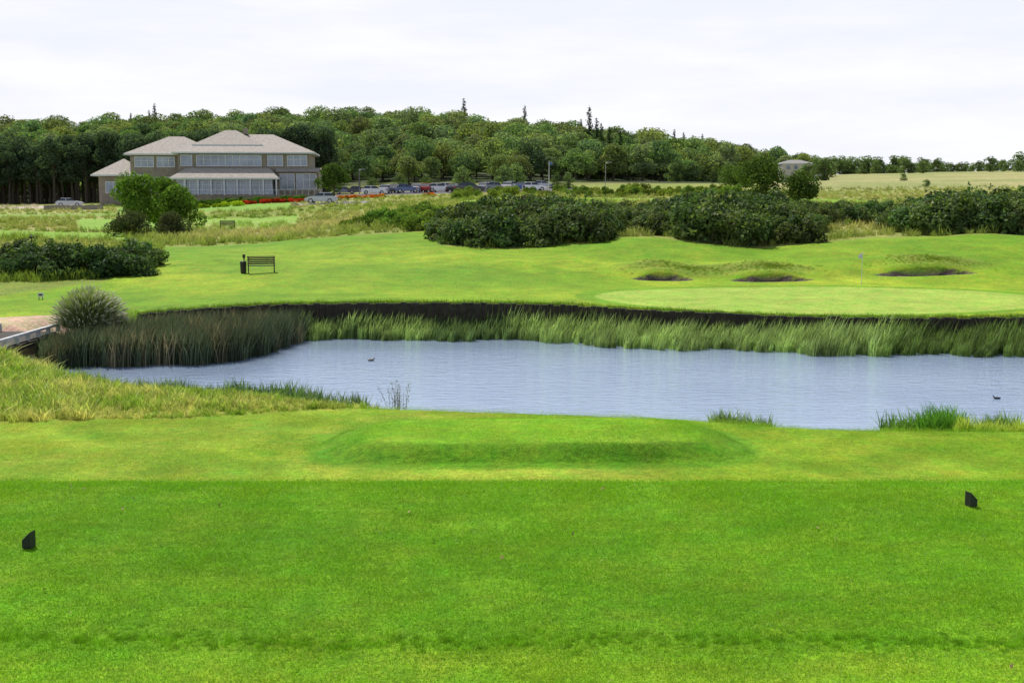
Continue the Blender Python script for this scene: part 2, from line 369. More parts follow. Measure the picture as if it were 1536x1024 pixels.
def crown(mb,lobes,n,leaf,m=0,flat=.8):
    vol=np.array([l[3]*l[4] for l in lobes]); cnt=(n*vol/vol.sum()).astype(int)
    for l,c in zip(lobes,cnt):
        d=rng.normal(size=(c,3)); d/=np.linalg.norm(d,axis=1)[:,None]
        r=1-np.abs(rng.normal(0,.15,(c,1))); r+=.10*np.sin(d[:,:1]*9+l[0]*5)*np.cos(d[:,1:2]*8)
        P=np.array(l[:3])+d*r*np.array([l[3],l[4] if len(l)>5 else l[3],l[-1]])
        Nn=d+rng.normal(size=(c,3))*.5; Nn[:,2]+=.3
        mb.leaves(P,Nn,leaf,m)
def broadleaf(name,H,Rc,base,n,leaf,mats,cl,seed):
    r=random.Random(seed); mb=MB(); lobes=[]; k=r.randint(11,15)
    for i in range(k):
        a=2*math.pi*i/k*2.4+r.random(); f=r.random(); zz=base+(H-base)*(.12+.72*f); rr=Rc*math.sin(min(1,.25+.9*(1-f)+.1)*math.pi/2)*r.uniform(.25,.72)
        s=Rc*r.uniform(.34,.5); lobes.append((math.cos(a)*rr,math.sin(a)*rr,zz,s,s,s*r.uniform(.65,.85)))
    lobes.append((0,0,H-Rc*.38,Rc*.45,Rc*.45,Rc*.36))
    crown(mb,lobes,n,leaf,0)
    top=Vector((r.uniform(-.4,.4),r.uniform(-.4,.4),H*.75)); rt=H*.022
    mb.tube([(0,0,-.8),(0,0,H*.15),top*.5,top],[rt*1.4,rt,rt*.75,rt*.25],1)
    for l in lobes[:8]:
        st=top*r.uniform(.35,.7); e=Vector(l[:3]); mid=st.lerp(e,.5)+Vector((0,0,-.2)); mb.tube([st,mid,e],[rt*.4,rt*.28,rt*.08],1,5)
    return mb.obj(name,mats,cl)
cF=coll('proto_forest')
for i in range(5): broadleaf('forest_tree_%d'%i,12+i*.4,5.2+.3*(i%3),3.0,2300,.62,[leaf_forest,bark],cF,20+i)
cE=coll('proto_edge')
for i in range(3): broadleaf('edge_tree_%d'%i,15,3.8,5.2,1900,.5,[leaf_forest,bark],cE,50+i)
cY=coll('proto_young')
for i in range(3): broadleaf('young_tree_%d'%i,5.0,2.1,.0,1000,.36,[leaf_forest,bark],cY,70+i)
cC=coll('proto_conifer')
for i in range(2):
    mb=MB(); H=15; mb.tube([(0,0,-1),(0,0,H*.5),(0,0,H)],[.22,.14,.02],1)
    for j in range(34):
        z=H*(.12+.86*j/34); L0=(1-j/35)*3.0*random.uniform(.6,1.1)+.15
        for t in range(5):
            a=random.uniform(0,6.28); n=max(4,int(L0*12)); f=rng.uniform(.1,1,(n,1))
            P=np.array([math.cos(a),math.sin(a),-.25])*f*L0+np.array([0,0,z])+rng.normal(size=(n,3))*.12
            mb.leaves(P,rng.normal(size=(n,3))+np.array([0,0,1.]),.32,0)
    mb.obj('conifer_%d'%i,[leaf_con,bark],cC)
cB=coll('proto_bush')
for i in range(4):
    r=random.Random(90+i); mb=MB(); lobes=[]
    for k in range(12):
        a=r.uniform(0,6.28); rr=r.uniform(.1,.85); s=r.uniform(.25,.5); lobes.append((math.cos(a)*rr,math.sin(a)*rr,r.uniform(.2,1.2)*(1-.35*rr),s,s,s*.85))
    crown(mb,lobes,1800,.15)
    for l in lobes: mb.tube([(0,0,-.3),(l[0]*.5,l[1]*.5,l[2]*.5),l[:3]],[.04,.025,.01],1,5)
    n=70; d=rng.normal(size=(n,3)); d[:,2]=np.abs(d[:,2]); d/=np.linalg.norm(d,axis=1)[:,None]; 
    for j in range(0,14):
        e=d[j]*np.array([1.15,1.15,1.55]); 
        P=e*rng.uniform(.75,1,(14,1))+rng.normal(size=(14,3))*.05; mb.leaves(P,rng.normal(size=(14,3))+d[j],.13,0)
    mb.obj('bush_%d'%i,[leaf_bush,bark],cB)
cBl=coll('proto_bush_light')
for i in range(3):
    r=random.Random(190+i); mb=MB(); lobes=[]
    for k in range(9):
        a=r.uniform(0,6.28); rr=r.uniform(.1,.8); s=r.uniform(.28,.5); lobes.append((math.cos(a)*rr,math.sin(a)*rr,r.uniform(.2,1.0)*(1-.35*rr),s,s,s*.85))
    crown(mb,lobes,1500,.15); mb.obj('bushl_%d'%i,[leaf_light,bark],cBl)
def bladeclump(name,n,rad,h0,h1,w,lean,cl,seg=3,wind=(.0,0)):
    mb=MB(); a=rng.uniform(0,6.28,n); r=rad*np.sqrt(rng.uniform(0,1,n)); P=np.stack([np.cos(a)*r,np.sin(a)*r,np.full(n,-.03)],1)
    H=rng.uniform(h0,h1,n); ln=rng.normal(size=(n,3))*lean*H[:,None]; ln[:,0]+=wind[0]*H; ln[:,2]=-np.abs(ln[:,2])*.5
    mb.blades(P,H,np.full(n,w),ln,0,seg=seg); return mb.obj(name,[blade_m],cl)
cR=coll('proto_reed'); cRu=coll('proto_rush'); cT=coll('proto_tuft'); cL=coll('proto_lawn'); cS=coll('proto_sedge'); cW=coll('proto_coarse')
for i in range(3):
    bladeclump('reed_%d'%i,34,.30,.6,1.4,.055,.17,cR,3,(.16,0))
    bladeclump('rush_%d'%i,50,.32,.7,1.45,.036,.14,cRu,3,(.14,0))
    bladeclump('tuft_%d'%i,50,.22,.12,.36,.014,.3,cT,2)
    bladeclump('coarse_%d'%i,30,.2,.14,.45,.026,.35,cW,3,(.1,0))
    bladeclump('sedge_%d'%i,30,.2,.45,1.0,.040,.24,cS,3,(.12,0))
for i in range(4):
    mb=MB(); n=2600; P=np.column_stack([rng.normal(0,.2,n),rng.normal(0,.2,n),np.full(n,-.004)])
    H=rng.uniform(.007,.023,n); ln=rng.normal(size=(n,3))*.011; ln[:,2]=0
    mb.blades(P,H,np.full(n,.0044),ln,0,seg=1); mb.obj('lawn_%d'%i,[blade_m],cL)

# ------------------------------------------------------------------ forest on the hill
def jit(n): return rng.uniform(0,6.28,n)
P=[];S=[]
for yy in np.arange(262,500,7.4):
    for xx in np.arange(-330,240,7.4):
        x=xx+rng.uniform(-3,3); y=yy+rng.uniform(-3,3); px=768+F*x/y
        if px<-420 or px>1245: continue
        ylim=np.interp(px,[-400,150,480,700,900,1100,1245],[262,262,268,280,290,340,400])
        if y<ylim: continue
        P.append((x,y)); S.append(rng.uniform(.72,1.15)*np.interp(px,[-400,1000,1150,1245],[1,.95,.75,.55])*(np.interp(y,[262,350],[.62,1]) if px>440 else 1))
P=np.array(P); S=np.array(S); z=T(P[:,0],P[:,1])
n=len(P); v=rng.uniform(.7,1.3,(n,1)); ic=np.hstack([v*rng.uniform(.8,1.2,(n,1)),v,v*rng.uniform(.8,1.3,(n,1))])
scatter('forest',np.column_stack([P,z-.5]),jit(n),np.column_stack([S*1.1,S*1.1,S*rng.uniform(.8,1.1,n)]),cF,ic)
P=[]
for px in np.arange(-250,500,7.5):
    for y in (248,256):
        yy=y+rng.uniform(-3,3); P.append((XB(px+rng.uniform(-4,4),yy)[0],yy))
P=np.array(P); z=T(P[:,0],P[:,1]); n=len(P); S=rng.uniform(.7,.98,n)
scatter('woodland_edge_trees',np.column_stack([P,z]),jit(n),S,cE,np.repeat(rng.uniform(.4,.75,(n,1)),3,1)*np.array([[.85,.95,1.3]]))
P=[(240,470,1.0),(205,475,.8),(232,475,.85),(697,470,1.1),(787,468,1.05),(882,380,1.2),(893,385,1.0),(900,320,.9),(912,318,.85),(928,330,.8),(975,455,.9),(1008,450,.9),(1022,452,.85),(1035,452,.8),(1050,452,.85),(1068,450,.7),(870,460,.9)]
pp=np.array([(XB(a,b)[0],b) for a,b,c in P]); z=T(pp[:,0],pp[:,1])
scatter('conifer_trees',np.column_stack([pp,z]),jit(len(pp)),np.array([c for a,b,c in P])*1.12,cC)
P=[];S=[]
for px in np.arange(870,1240,7):
    y=rng.uniform(300,400); P.append((XB(px+rng.uniform(-5,5),y)[0],y)); S.append(rng.uniform(.6,1.3))
for px in np.arange(1236,1750,4):
    y=rng.uniform(465,520); k=np.interp(px,[1236,1300,1380,1430,1536,1750],[1.4,1.3,1.2,.8,.9,.95]); P.append((XB(px+rng.uniform(-4,4),y)[0],y)); S.append(rng.uniform(.6,1.35)*k)
for a,b,s in [(695,245,1.0),(757,243,1.05),(775,246,1.1),(834,240,.7),(852,238,.7),(1478,430,1.2),(1520,430,1.5),(1500,435,.7),(1378,430,1.0),(1350,250,.4),(1385,215,.35),(600,250,.8),(560,248,.7),(640,252,.7)]:
    P.append((XB(a,b)[0],b)); S.append(s)
P=np.array(P); S=np.array(S); z=T(P[:,0],P[:,1]); n=len(P)
ic=np.repeat(rng.uniform(.5,1.1,(n,1)),3,1)*np.array([[.95,1.0,1.]])
scatter('young_trees',np.column_stack([P,z-.3]),jit(n),np.column_stack([S*1.1,S*1.1,S]),cY,ic)

# ------------------------------------------------------------------ thickets
def thicket(name,px0,px1,top,y0,y1,step,cl,smin,smax,ic=(1,1,1),ybase=None,var=.3):
    P=[];S=[]
    y=y0
    while y<y1:
        px=px0
        while px<px1:
            yb=ybase(px) if ybase else y0
            p=px+rng.uniform(-12,12); q=y+rng.uniform(-.6,.6)
            if q>yb:
                x=XB(p,q)[0]; v=1+var*float(wn(np.array([x]),np.array([q]),.45,6)[0])*1.6; P.append((x,q)); S.append(rng.uniform(smin,smax)*top(p)*max(.45,v))
            px+=step/ y*F
        y+=step*1.0
    P=np.array(P); z=T(P[:,0],P[:,1]); n=len(P)
    c=np.repeat(rng.uniform(.6,1.4,(n,1)),3,1)*np.array([ic])
    c[:,0]*=rng.uniform(.85,1.3,n)
    scatter(name,np.column_stack([P,z-.15]),jit(n),np.array(S),cl,c)
thicket('rose_thicket',670,905,lambda p:np.interp(p,[660,700,860,905],[.85,1.2,1.2,.9]),77.3,92,1.15,cB,.85,1.3)
thicket('rose_thicket',905,1225,lambda p:np.interp(p,[905,950,1000,1180,1225],[.9,1.05,1.3,1.3,.9]),78,96,1.15,cB,.85,1.3,(1,1,1),lambda p:np.interp(p,[905,950,1000,1060,1130,1200,1225],[84,83,80,78,77.5,79,81]))
thicket('rose_thicket',1338,1750,lambda p:np.interp(p,[1338,1380,1536],[.95,1.35,1.6]),83,98,1.25,cB,.85,1.3,(1,1,1),lambda p:np.interp(p,[1338,1380,1536],[87,84,83]))
thicket('rose_thicket',1180,1420,lambda p:.9,93,104,1.3,cB,.8,1.2,(1,1,1))
thicket('rose_thicket',-120,232,lambda p:np.interp(p,[-100,0,40,110,125,150,210,232],[.8,.6,1.1,1.35,1.0,1.25,1.15,.7]),63,68.5,1.0,cB,.8,1.15,(.8,.9,.95),lambda p:np.interp(p,[-120,60,232],[64,63.3,63.5]))
thicket('shrub_bank',530,665,lambda p:np.interp(p,[525,560,665],[.5,.9,1.0]),86,108,1.4,cBl,.8,1.2,(.9,.95,.9),lambda p:np.interp(p,[525,600,665],[98,90,84]))
thicket('shrub_bank',700,1110,lambda p:.55,165,215,5.5,cBl,1.5,2.6,(.9,.85,.8))
thicket('shrub_bank',-100,60,lambda p:.5,72,80,1.5,cB,.8,1.1)
thicket('shrub_bank',1250,1336,lambda p:.5,90,99,1.6,cBl,.7,1.1,(.9,.95,.8))

def solo(name,px,y,H,R,base,n,leaf,seed,sink=0):
    o=broadleaf(name,H,R,base,n,leaf,[leaf_tree,bark],root,seed); x=XB(px,y)[0]; o.location=(x,y,T1(x,y)-sink); return o
solo('broadleaf_tree',212,118,5.6,3.0,.9,6000,.24,301)
solo('broadleaf_tree',272,120,4.6,2.5,.5,5000,.24,302)
solo('broadleaf_tree',250,124,5.4,2.4,.6,5000,.24,303)
leaf_tree=leafmat('dark_shrub_leaves',(.05,.065,.03),(.11,.125,.055),.3,False,0)
solo('dark_shrub_tree',192,104,2.5,2.0,.2,5000,.16,304)
solo('dark_shrub_tree',258,105,2.2,1.8,.2,4500,.16,305)
leaf_tree=leafmat('tree_leaves_dark',(.045,.085,.02),(.11,.16,.04),.4,False,0)
solo('broadleaf_tree',503,200,6.2,3.0,.6,5000,.3,306)
solo('broadleaf_tree',1140,118,4.8,3.0,.2,6500,.22,307)
solo('broadleaf_tree',1195,120,3.6,2.4,.2,4500,.22,308)
solo('broadleaf_tree',1100,235,4.2,4.0,.2,3500,.3,309)

# ------------------------------------------------------------------ reeds and rushes
def wline(px): return np.interp(px,[a for a,b in wallpx],[b for a,b in wallpx])
P=[];S=[];IC=[]
for px in np.arange(440,1750,4.2):
    dep=np.interp(px,[440,800,830,1000,1750],[1.0,1.3,2.5,2.2,2.0])+.35*math.sin(px*.021)+.25*math.sin(px*.057)
    for k in range(5):
        y=wline(px)-.35-dep*(k/4.)+rng.uniform(-.25,.25); p=px+rng.uniform(-4,4)
        big=wn(np.array([p*.05]),np.array([1.]),1.,3)[0]; b2=wn(np.array([p*.012]),np.array([k*.3]),1.,5)[0]
        if k==4 and rng.random()<.35: continue
        P.append((XB(p,y)[0],y,WZ-.05))
        hb=np.interp(p,[440,470,660,760,800,1000,1200,1340,1400,1536],[.95,.82,.85,.98,1.0,.85,.9,1.05,.85,.8])
        S.append(hb*(1-.11*k)*rng.uniform(.65,1.15)*(1+.25*b2)); v=rng.uniform(.6,1.4)
        if p>1330: c=np.array([.14,.22,.05])
        elif 640<p<760: c=np.array([.14,.22,.07])
        else: c=np.array([.28,.39,.12])
        IC.append(c*v*(1+.3*big))
scatter('reed_bed',np.array(P),jit(len(P))*.12,np.array(S),cR,np.array(IC))
P=[];S=[];IC=[]
for px in np.arange(60,456,4.5):
    yf=np.interp(px,[60,110,200,350,390,452],[41.6,41.5,41.8,42.8,45.2,48.9])+.25*math.sin(px*.06); yb=max(yf+.5,float(wline(max(px,210)))-.35) if px>200 else np.interp(px,[60,200],[44,47.5])
    y=yf
    while y<yb:
        p=px+rng.uniform(-4,4); q=y+rng.uniform(-.2,.2); x=XB(p,q)[0]; P.append((x,q,max(WZ-.05,T1(x,q)-.05)))
        f=(y-yf)/(yb-yf+.01); S.append(rng.uniform(.7,1.15)*np.interp(p,[60,110,452],[.75,1,1.05])); v=rng.uniform(.6,1.5)
        cc_=np.array([.075,.10,.055]) if rng.random()<.82 else np.array([.19,.17,.10])
        IC.append(v*cc_*(1+.3*f)); y+=.5
scatter('rush_bed',np.array(P),jit(len(P))*.1,np.array(S),cRu,np.array(IC))

# pampas-like ornamental grass
pam=leafmat('pampas_leaves',(.14,.20,.07),(.38,.42,.20),.35); plume=leafmat('pampas_plumes',(.6,.6,.48),(.75,.73,.6),.3,tcol=(1,1,.9))
mb=MB(); n=8000; a=rng.uniform(0,6.28,n); el=np.arccos(rng.uniform(-.15,1,n)); R0=rng.uniform(.7,1.02,n)
tip=np.stack([np.cos(a)*np.sin(el)*1.5*R0,np.sin(a)*np.sin(el)*1.35*R0,(np.cos(el)*1.38+.65)*R0],1)
P0=tip*np.array([.62,.62,.6])+np.array([0,0,.1]); hh=np.clip(tip[:,2]-P0[:,2]+.25,.1,None)
mb.blades(P0,hh,np.full(n,.024),np.column_stack([tip[:,0]*.42,tip[:,1]*.42,-.30*np.ones(n)]),0,seg=4)
for j in rng.choice(n,900):
    if tip[j,2]>.6: 
        p=tip[j]; mb.tube([p*.84,p*.95,p*1.02+np.array([.04,0,-.05])],[.006,.024,.004],1,4)
xx,yy=XB(131,45.3); mb.obj('pampas_grass',[pam,plume],loc=(xx,yy,-3.2))

# near bank vegetation
P=[]
for _ in range(9000):
    y=rng.uniform(27.2,44.5); px=rng.uniform(-250,640); x=XB(px,y)[0]
    lim=np.interp(px,[0,300,600],[27.6,28.0,30.2])
    if y<lim: continue
    P.append((x,y))
for _ in range(3000):
    y=rng.uniform(27.2,33); px=rng.uniform(1040,1750); P.append((XB(px,y)[0],y))
P=np.array(P); sd=sdist(P[:,0],P[:,1]); px=768+F*P[:,0]/P[:,1]
keep=(sd>.05)&~((px>640)&(sd>np.interp(px,[1040,1160,1300,1440,1536],[.5,.3,.25,.6,1.6])))&~((np.abs(P[:,0]+18.3)<1.3)&(P[:,1]>37))
P=P[keep]; sd=sd[keep]; px=px[keep]; z=T(P[:,0],P[:,1]); n=len(P)
cl_=wn(P[:,0],P[:,1],.7,3)[:,None]; cl2=wn(P[:,0],P[:,1],.9,13)
S=rng.uniform(.4,1.05,n)*np.where(px<120,1.15,np.where(P[:,1]<29.0,.45,.75))*(1+.4*cl2)
mixv=np.clip(rng.uniform(-.2,.8,(n,1))+.8*cl_,0,1); IC=(1-mixv)*np.array([[.22,.36,.035]])+mixv*np.array([[.60,.57,.18]])
IC*=rng.uniform(.65,1.3,(n,1))
scatter('rough_grass',np.column_stack([P,z]),jit(n),S,cW,IC)
P=[];S=[];IC=[]
def sedges(px0,px1,nn,s0,s1,off0,off1,col):
    for t in range(nn):
        p=rng.uniform(px0,px1); y0=np.interp(p,[112,150,250,400,550,650,1060,1170,1300,1536,2000],[q[1] for q in [W(112,575),W(150,588),W(250,602),W(400,612),W(550,628),W(650,634),W(1060,650),W(1170,659),W(1300,664),W(1536,668),W(2000,676)]])
        y=y0+rng.uniform(off0,off1); P.append((XB(p,y)[0],y,max(WZ-.03,T1(XB(p,y)[0],y)-.05))); S.append(rng.uniform(s0,s1)); IC.append(np.array(col)*rng.uniform(.75,1.3))
sedges(225,350,46,.45,.9,-.5,.7,(.12,.2,.05)); sedges(330,460,80,.55,1.0,-.6,1.0,(.11,.2,.05)); sedges(440,560,56,.5,.95,-.7,.7,(.12,.2,.06))
sedges(112,215,40,.4,.8,-.6,.6,(.17,.24,.05)); sedges(1075,1168,44,.5,.9,-.5,.4,(.15,.24,.06))
sedges(1335,1380,34,.55,1.0,-.4,.6,(.13,.26,.04)); sedges(1395,1447,80,.8,1.2,-.6,.4,(.11,.28,.03)); sedges(1445,1560,220,.35,.75,-1.3,.5,(.42,.52,.08)); sedges(1560,1750,60,.4,.9,-.5,.4,(.14,.26,.05)); sedges(1480,1536,30,.7,1.05,-.2,.5,(.14,.27,.04))
sedges(560,640,18,.3,.5,-.3,.3,(.16,.2,.06)); sedges(1170,1340,36,.15,.4,-.3,.3,(.2,.26,.06))
scatter('bank_sedges',np.array(P),jit(len(P)),np.array(S),cS,np.array(IC))
wd=simple('dry_stems',(.25,.22,.15),.9); mb=MB()
for i in range(16):
    x0=rng.normal()*.12; h=rng.uniform(.6,1.15); l=rng.normal()*.12; mb.tube([(x0,0,-.1),(x0+l*.4,0,h*.5),(x0+l,rng.normal()*.05,h)],[.006,.005,.003],0,4)
    n=26; f=rng.uniform(.45,1,(n,1)); Pq=np.array([[x0,0,0]])+np.array([[l,0,h]])*f+rng.normal(size=(n,3))*.035; mb.leaves(Pq,rng.normal(size=(n,3)),.035,0)
x,y=XB(594,31.0); mb.obj('dry_dock_plant',[wd],loc=(x,y,T1(x,y)))

# rough field tufts in the middle distance
P=[]
for _ in range(14000):
    y=math.exp(rng.uniform(math.log(62),math.log(215))); px=rng.uniform(-150,1700); P.append((XB(px,y)[0],y))
P=np.array(P); px=768+F*P[:,0]/P[:,1]; c=colat(P[:,0],P[:,1])
ymx=np.interp(px,[-100,0,150,232,246,640,662,900,925,1100,1220,1536],[57,58,62,68,87,88,77,76.5,80,77,79,82])
bright=(c[:,1]>c[:,0]*1.6)
keep=(P[:,1]>ymx)&~bright; P=P[keep]; c=c[keep]; n=len(P)
scatter('meadow_grass',np.column_stack([P,T(P[:,0],P[:,1])]),jit(n),rng.uniform(.9,2.0,n),cW,c*rng.uniform(.75,1.4,(n,1))*1.1)
P=[]
for cx,cy,rx,ry in [(1030,65.9,3.9,1.6),(1160,65.8,2.6,1.5),(1400,67.2,3.1,1.7)]:
    for _ in range(420):
        a=rng.uniform(0,6.28); r=min(1.3,abs(rng.normal(0,.55))); P.append((XB(cx,cy)[0]+math.cos(a)*r*rx,cy+math.sin(a)*r*ry))
P=np.array(P); k=np.ones(len(P),bool)
for px_,by,rx,ry in bunk: k&=(((P[:,0]-XB(px_,by)[0])/(rx+.3))**2+((P[:,1]-by)/(ry+.35))**2)>1.2
P=P[k&(P[:,1]>64.4)]; n=len(P); scatter('mound_rough_grass',np.column_stack([P,T(P[:,0],P[:,1])]),jit(n),rng.uniform(.15,.4,n),cT,np.array([[.22,.32,.035]])*rng.uniform(.75,1.3,(n,1)))
P=[]
for px in np.arange(215,1750,3.2):
    y=wline(px)+.32+rng.uniform(-.1,.15); P.append((XB(px,y)[0],y))
P=np.array(P); n=len(P); z=land(P[:,0],P[:,1]+.2)-.05
scatter('bank_top_grass',np.column_stack([P,z]),jit(n),rng.uniform(.3,.8,n),cT,np.array([[.16,.28,.02]])*rng.uniform(.7,1.2,(n,1)))

# lawn blades (foreground tees)
P=[]
for x in np.arange(-5.6,5.61,.4):
    for y in np.arange(3.6,9.9,.4): P.append((x+rng.uniform(-.14,.14),y+rng.uniform(-.14,.14),1.0))
for x in np.arange(-13,13,.85):
    for y in np.arange(21,30,.85): P.append((x+rng.uniform(-.3,.3),y+rng.uniform(-.3,.3),1.8))
P=np.array(P); sd=sdist(P[:,0],P[:,1]); P=P[sd>.3]; c=colat(P[:,0],P[:,1]); n=len(P)
eps=.2; dzx=(T(P[:,0]+eps,P[:,1])-T(P[:,0]-eps,P[:,1]))/(2*eps); dzy=(T(P[:,0],P[:,1]+eps)-T(P[:,0],P[:,1]-eps))/(2*eps)
tilt=np.column_stack([np.arctan(dzy),-np.arctan(dzx)])
flat=P[:,1]<8.6; rz=np.where(flat,rng.uniform(0,6.28,n),rng.uniform(-.2,.2,n)); tilt[flat]=0
k=np.where(P[:,1]<12,np.interp(P[:,1],[4,9.5],[1.20,1.36]),1.18)[:,None]
cj=c*rng.uniform(.94,1.06,(n,1))*k; cj[:,0]*=rng.uniform(.88,1.18,n)
scatter('lawn_grass',np.column_stack([P[:,:2],T(P[:,0],P[:,1])]),rz,np.column_stack([P[:,2],P[:,2],np.full(n,.9)]),cL,cj,tilt)
n=1500; xx=rng.uniform(-6,6,n); P=np.column_stack([xx,rng.normal(5.72,.06,n)+.03*np.sin(xx*2)]) 
scatter('fringe_grass',np.column_stack([P,np.zeros(n)]),jit(n),rng.uniform(.05,.12,n),cT,np.array([[.14,.31,.01]])*rng.uniform(.6,1.8,(n,1)))
mb=MB(); n=40; P=np.column_stack([rng.uniform(-4,4,n),rng.uniform(4.6,9,n),rng.uniform(.014,.022,n)]); mb.leaves(P,rng.normal(size=(n,3))*.5+np.array([0,0,1.]),.026,0)
mb.obj('fallen_leaves',[simple('dead_leaf',(.28,.18,.09),.9)])

# ------------------------------------------------------------------ clubhouse
stone=simple('sandstone_wall',(.27,.23,.19),.9,.18,1.5,bump=.3); roofm=simple('roof_tiles',(.33,.29,.25),.85,.22,2.5,bump=.4)
white=simple('white_frame',(.62,.64,.68),.5,.05); glass=simple('window_glass',(.18,.23,.32),.06,.5,.35,spec=1.0)
cx,cy=XB(340,212); E=empty('clubhouse',(cx,cy,T1(cx,cy)+.1),math.radians(6))
mb=MB()
mb.box(-7.8,15,0,14,-3,8.3); mb.box(-16.2,-7.81,1.5,13,-3,8.1); mb.box(-21.8,-16.21,2,12,-3,4.4)
mb.box(15.01,16.4,-.6,12,-3,5.3); mb.box(9.2,15,-.8,-.01,-3,5.2)
mb.obj('walls',[stone],parent=E)
mb=MB(); mb.box(-9,17,-7,-3.9,-3,1.0); mb.box(-7.6,8.8,-3.89,-.01,-3,1.2); mb.box(-9,17,-7.2,-6.95,1.0,1.2); mb.obj('terrace',[stone],parent=E)
def hip(mb,x0,x1,y0,y1,z,h,o=.9,inset=None):
    x0-=o;x1+=o;y0-=o;y1+=o; w=min((y1-y0)/2,(x1-x0)/2-.05); ym=(y0+y1)/2
    mb.add([(x0,y0,z),(x1,y0,z),(x1,y1,z),(x0,y1,z),(x0+w,ym,z+h),(x1-w,ym,z+h)],[(0,1,5,4),(1,2,5),(2,3,4,5),(3,0,4)],0)
    mb.add([(x0,y0,z-.25),(x1,y0,z-.25),(x1,y1,z-.25),(x0,y1,z-.25),(x0,y0,z-.002),(x1,y0,z-.002),(x1,y1,z-.002),(x0,y1,z-.002)],[(0,3,2,1),(0,1,5,4),(1,2,6,5),(2,3,7,6),(3,0,4,7)],1)
mb=MB(); hip(mb,-7.8,15,0,14,8.6,3.4); hip(mb,-16.2,-2,1.5,13,8.35,3.2); hip(mb,-5.5,6.5,2,12,10.0,2.7,.1)
hip(mb,-21.8,-15,2,12,4.7,2.9,1.1); 
mb.add([(-8.6,-4.9,4.1),(9.8,-4.9,4.1),(9.8,-.02,4.1),(-8.6,-.02,4.1),(-6.2,-1.6,5.8),(8.0,-1.6,5.8),(8.0,-.02,5.8),(-6.2,-.02,5.8)],[(0,1,5,4),(1,2,6,5),(3,0,4,7),(4,5,6,7)],0)
mb.box(-8.6,9.8,-4.95,-.03,3.85,4.095,1)
mb.add([(9.0,-1.5,5.2),(17.2,-1.5,5.2),(17.2,-.02,5.9),(9.0,-.02,5.9)],[(0,1,2,3)],0)
mb.obj('roof',[roofm,white],parent=E)
gl=MB(); fr=MB()
def win(x0,x1,z0,z1,y,nm,mid=False):
    gl.box(x0,x1,y-.04,y+.1,z0,z1)
    w=.06
    fr.box(x0-w,x1+w,y-.12,y-.045,z1,z1+.12); fr.box(x0-w,x1+w,y-.12,y-.045,z0-.12,z0)
    for i in range(nm+1):
        xx=x0+(x1-x0)*i/nm; fr.box(xx-w,xx+w,y-.115,y-.046,z0+.001,z1-.001)
    if mid: zz=z0+(z1-z0)*.62; fr.box(x0,x1,y-.10,y-.047,zz-.03,zz+.03)
win(-4.6,6.5,6.25,8.0,-.02,9,True); win(7.6,10.2,6.3,8.0,-.02,2,True); win(11.0,14.4,6.3,8.0,-.02,3,True); win(-7.3,-5.4,6.3,8.0,-.02,1)
win(-15.4,-12.2,6.1,7.7,1.48,3,True); win(-11.6,-8.6,6.1,7.7,1.48,3,True); win(-15,-9,2.0,4.2,1.48,5,True); win(-20.6,-18,1.6,3.4,1.98,2)
win(-7.4,8.6,1.5,3.7,-3.95,15,True); win(9.7,12.2,2.3,4.8,-.82,2,True); win(12.6,16.0,2.3,4.8,-.84,3,True)
gl.box(-7.5,8.7,-3.9,-.05,1.25,3.84)
for i in range(9): xx=-8.2+i*2.2; fr.box(xx-.12,xx+.12,-4.75,-4.5,1.0,3.84)
fr.box(-9,17,-7.1,-7.02,2.0,2.06)
for i in range(27): xx=-9+i; fr.box(xx-.03,xx+.03,-7.09,-7.03,1.2,2.0)
gl.obj('windows',[glass],parent=E); fr.obj('window_frames',[white],parent=E)
mb=MB(); mb.box(2.8,3.6,6,7,12.0,13.0); mb.obj('chimney',[stone],parent=E)

def rowb(name,pts,cl,s0,s1,ic):
    P=np.array([(XB(a,b)[0]+rng.uniform(-.5,.5),b+rng.uniform(-.6,.6)) for a,b in pts]); n=len(P)
    scatter(name,np.column_stack([P,T(P[:,0],P[:,1])-.1]),jit(n),rng.uniform(s0,s1,n),cl,np.array([ic])*rng.uniform(.6,1.4,(n,1)))
rowb('flower_bed_shrubs',[(p,q) for p in range(292,475,6) for q in (199,202)],cBl,.7,1.1,(.5,.6,.5))
cFl=coll('proto_flower'); mb=MB(); crown(mb,[(rng.uniform(-.5,.5),rng.uniform(-.5,.5),.5,.4,.4,.35) for _ in range(5)],260,.22); mb.obj('flower_0',[flow_r],cFl)
rowb('red_flower_bed',[(p,q) for p in range(355,475,5) for q in (197,200)],cFl,.5,1.0,(.7,.8,1))
rowb('red_flower_bed',[(p,q) for p in list(range(500,580,6))+[640,648] for q in (205,208)],cFl,.4,.9,(.8,2.4,1))
rowb('clipped_hedge',[(p,192) for p in (300,308,316,330,337,345,356,362)],cBl,.6,1.0,(1.9,1.5,.5))

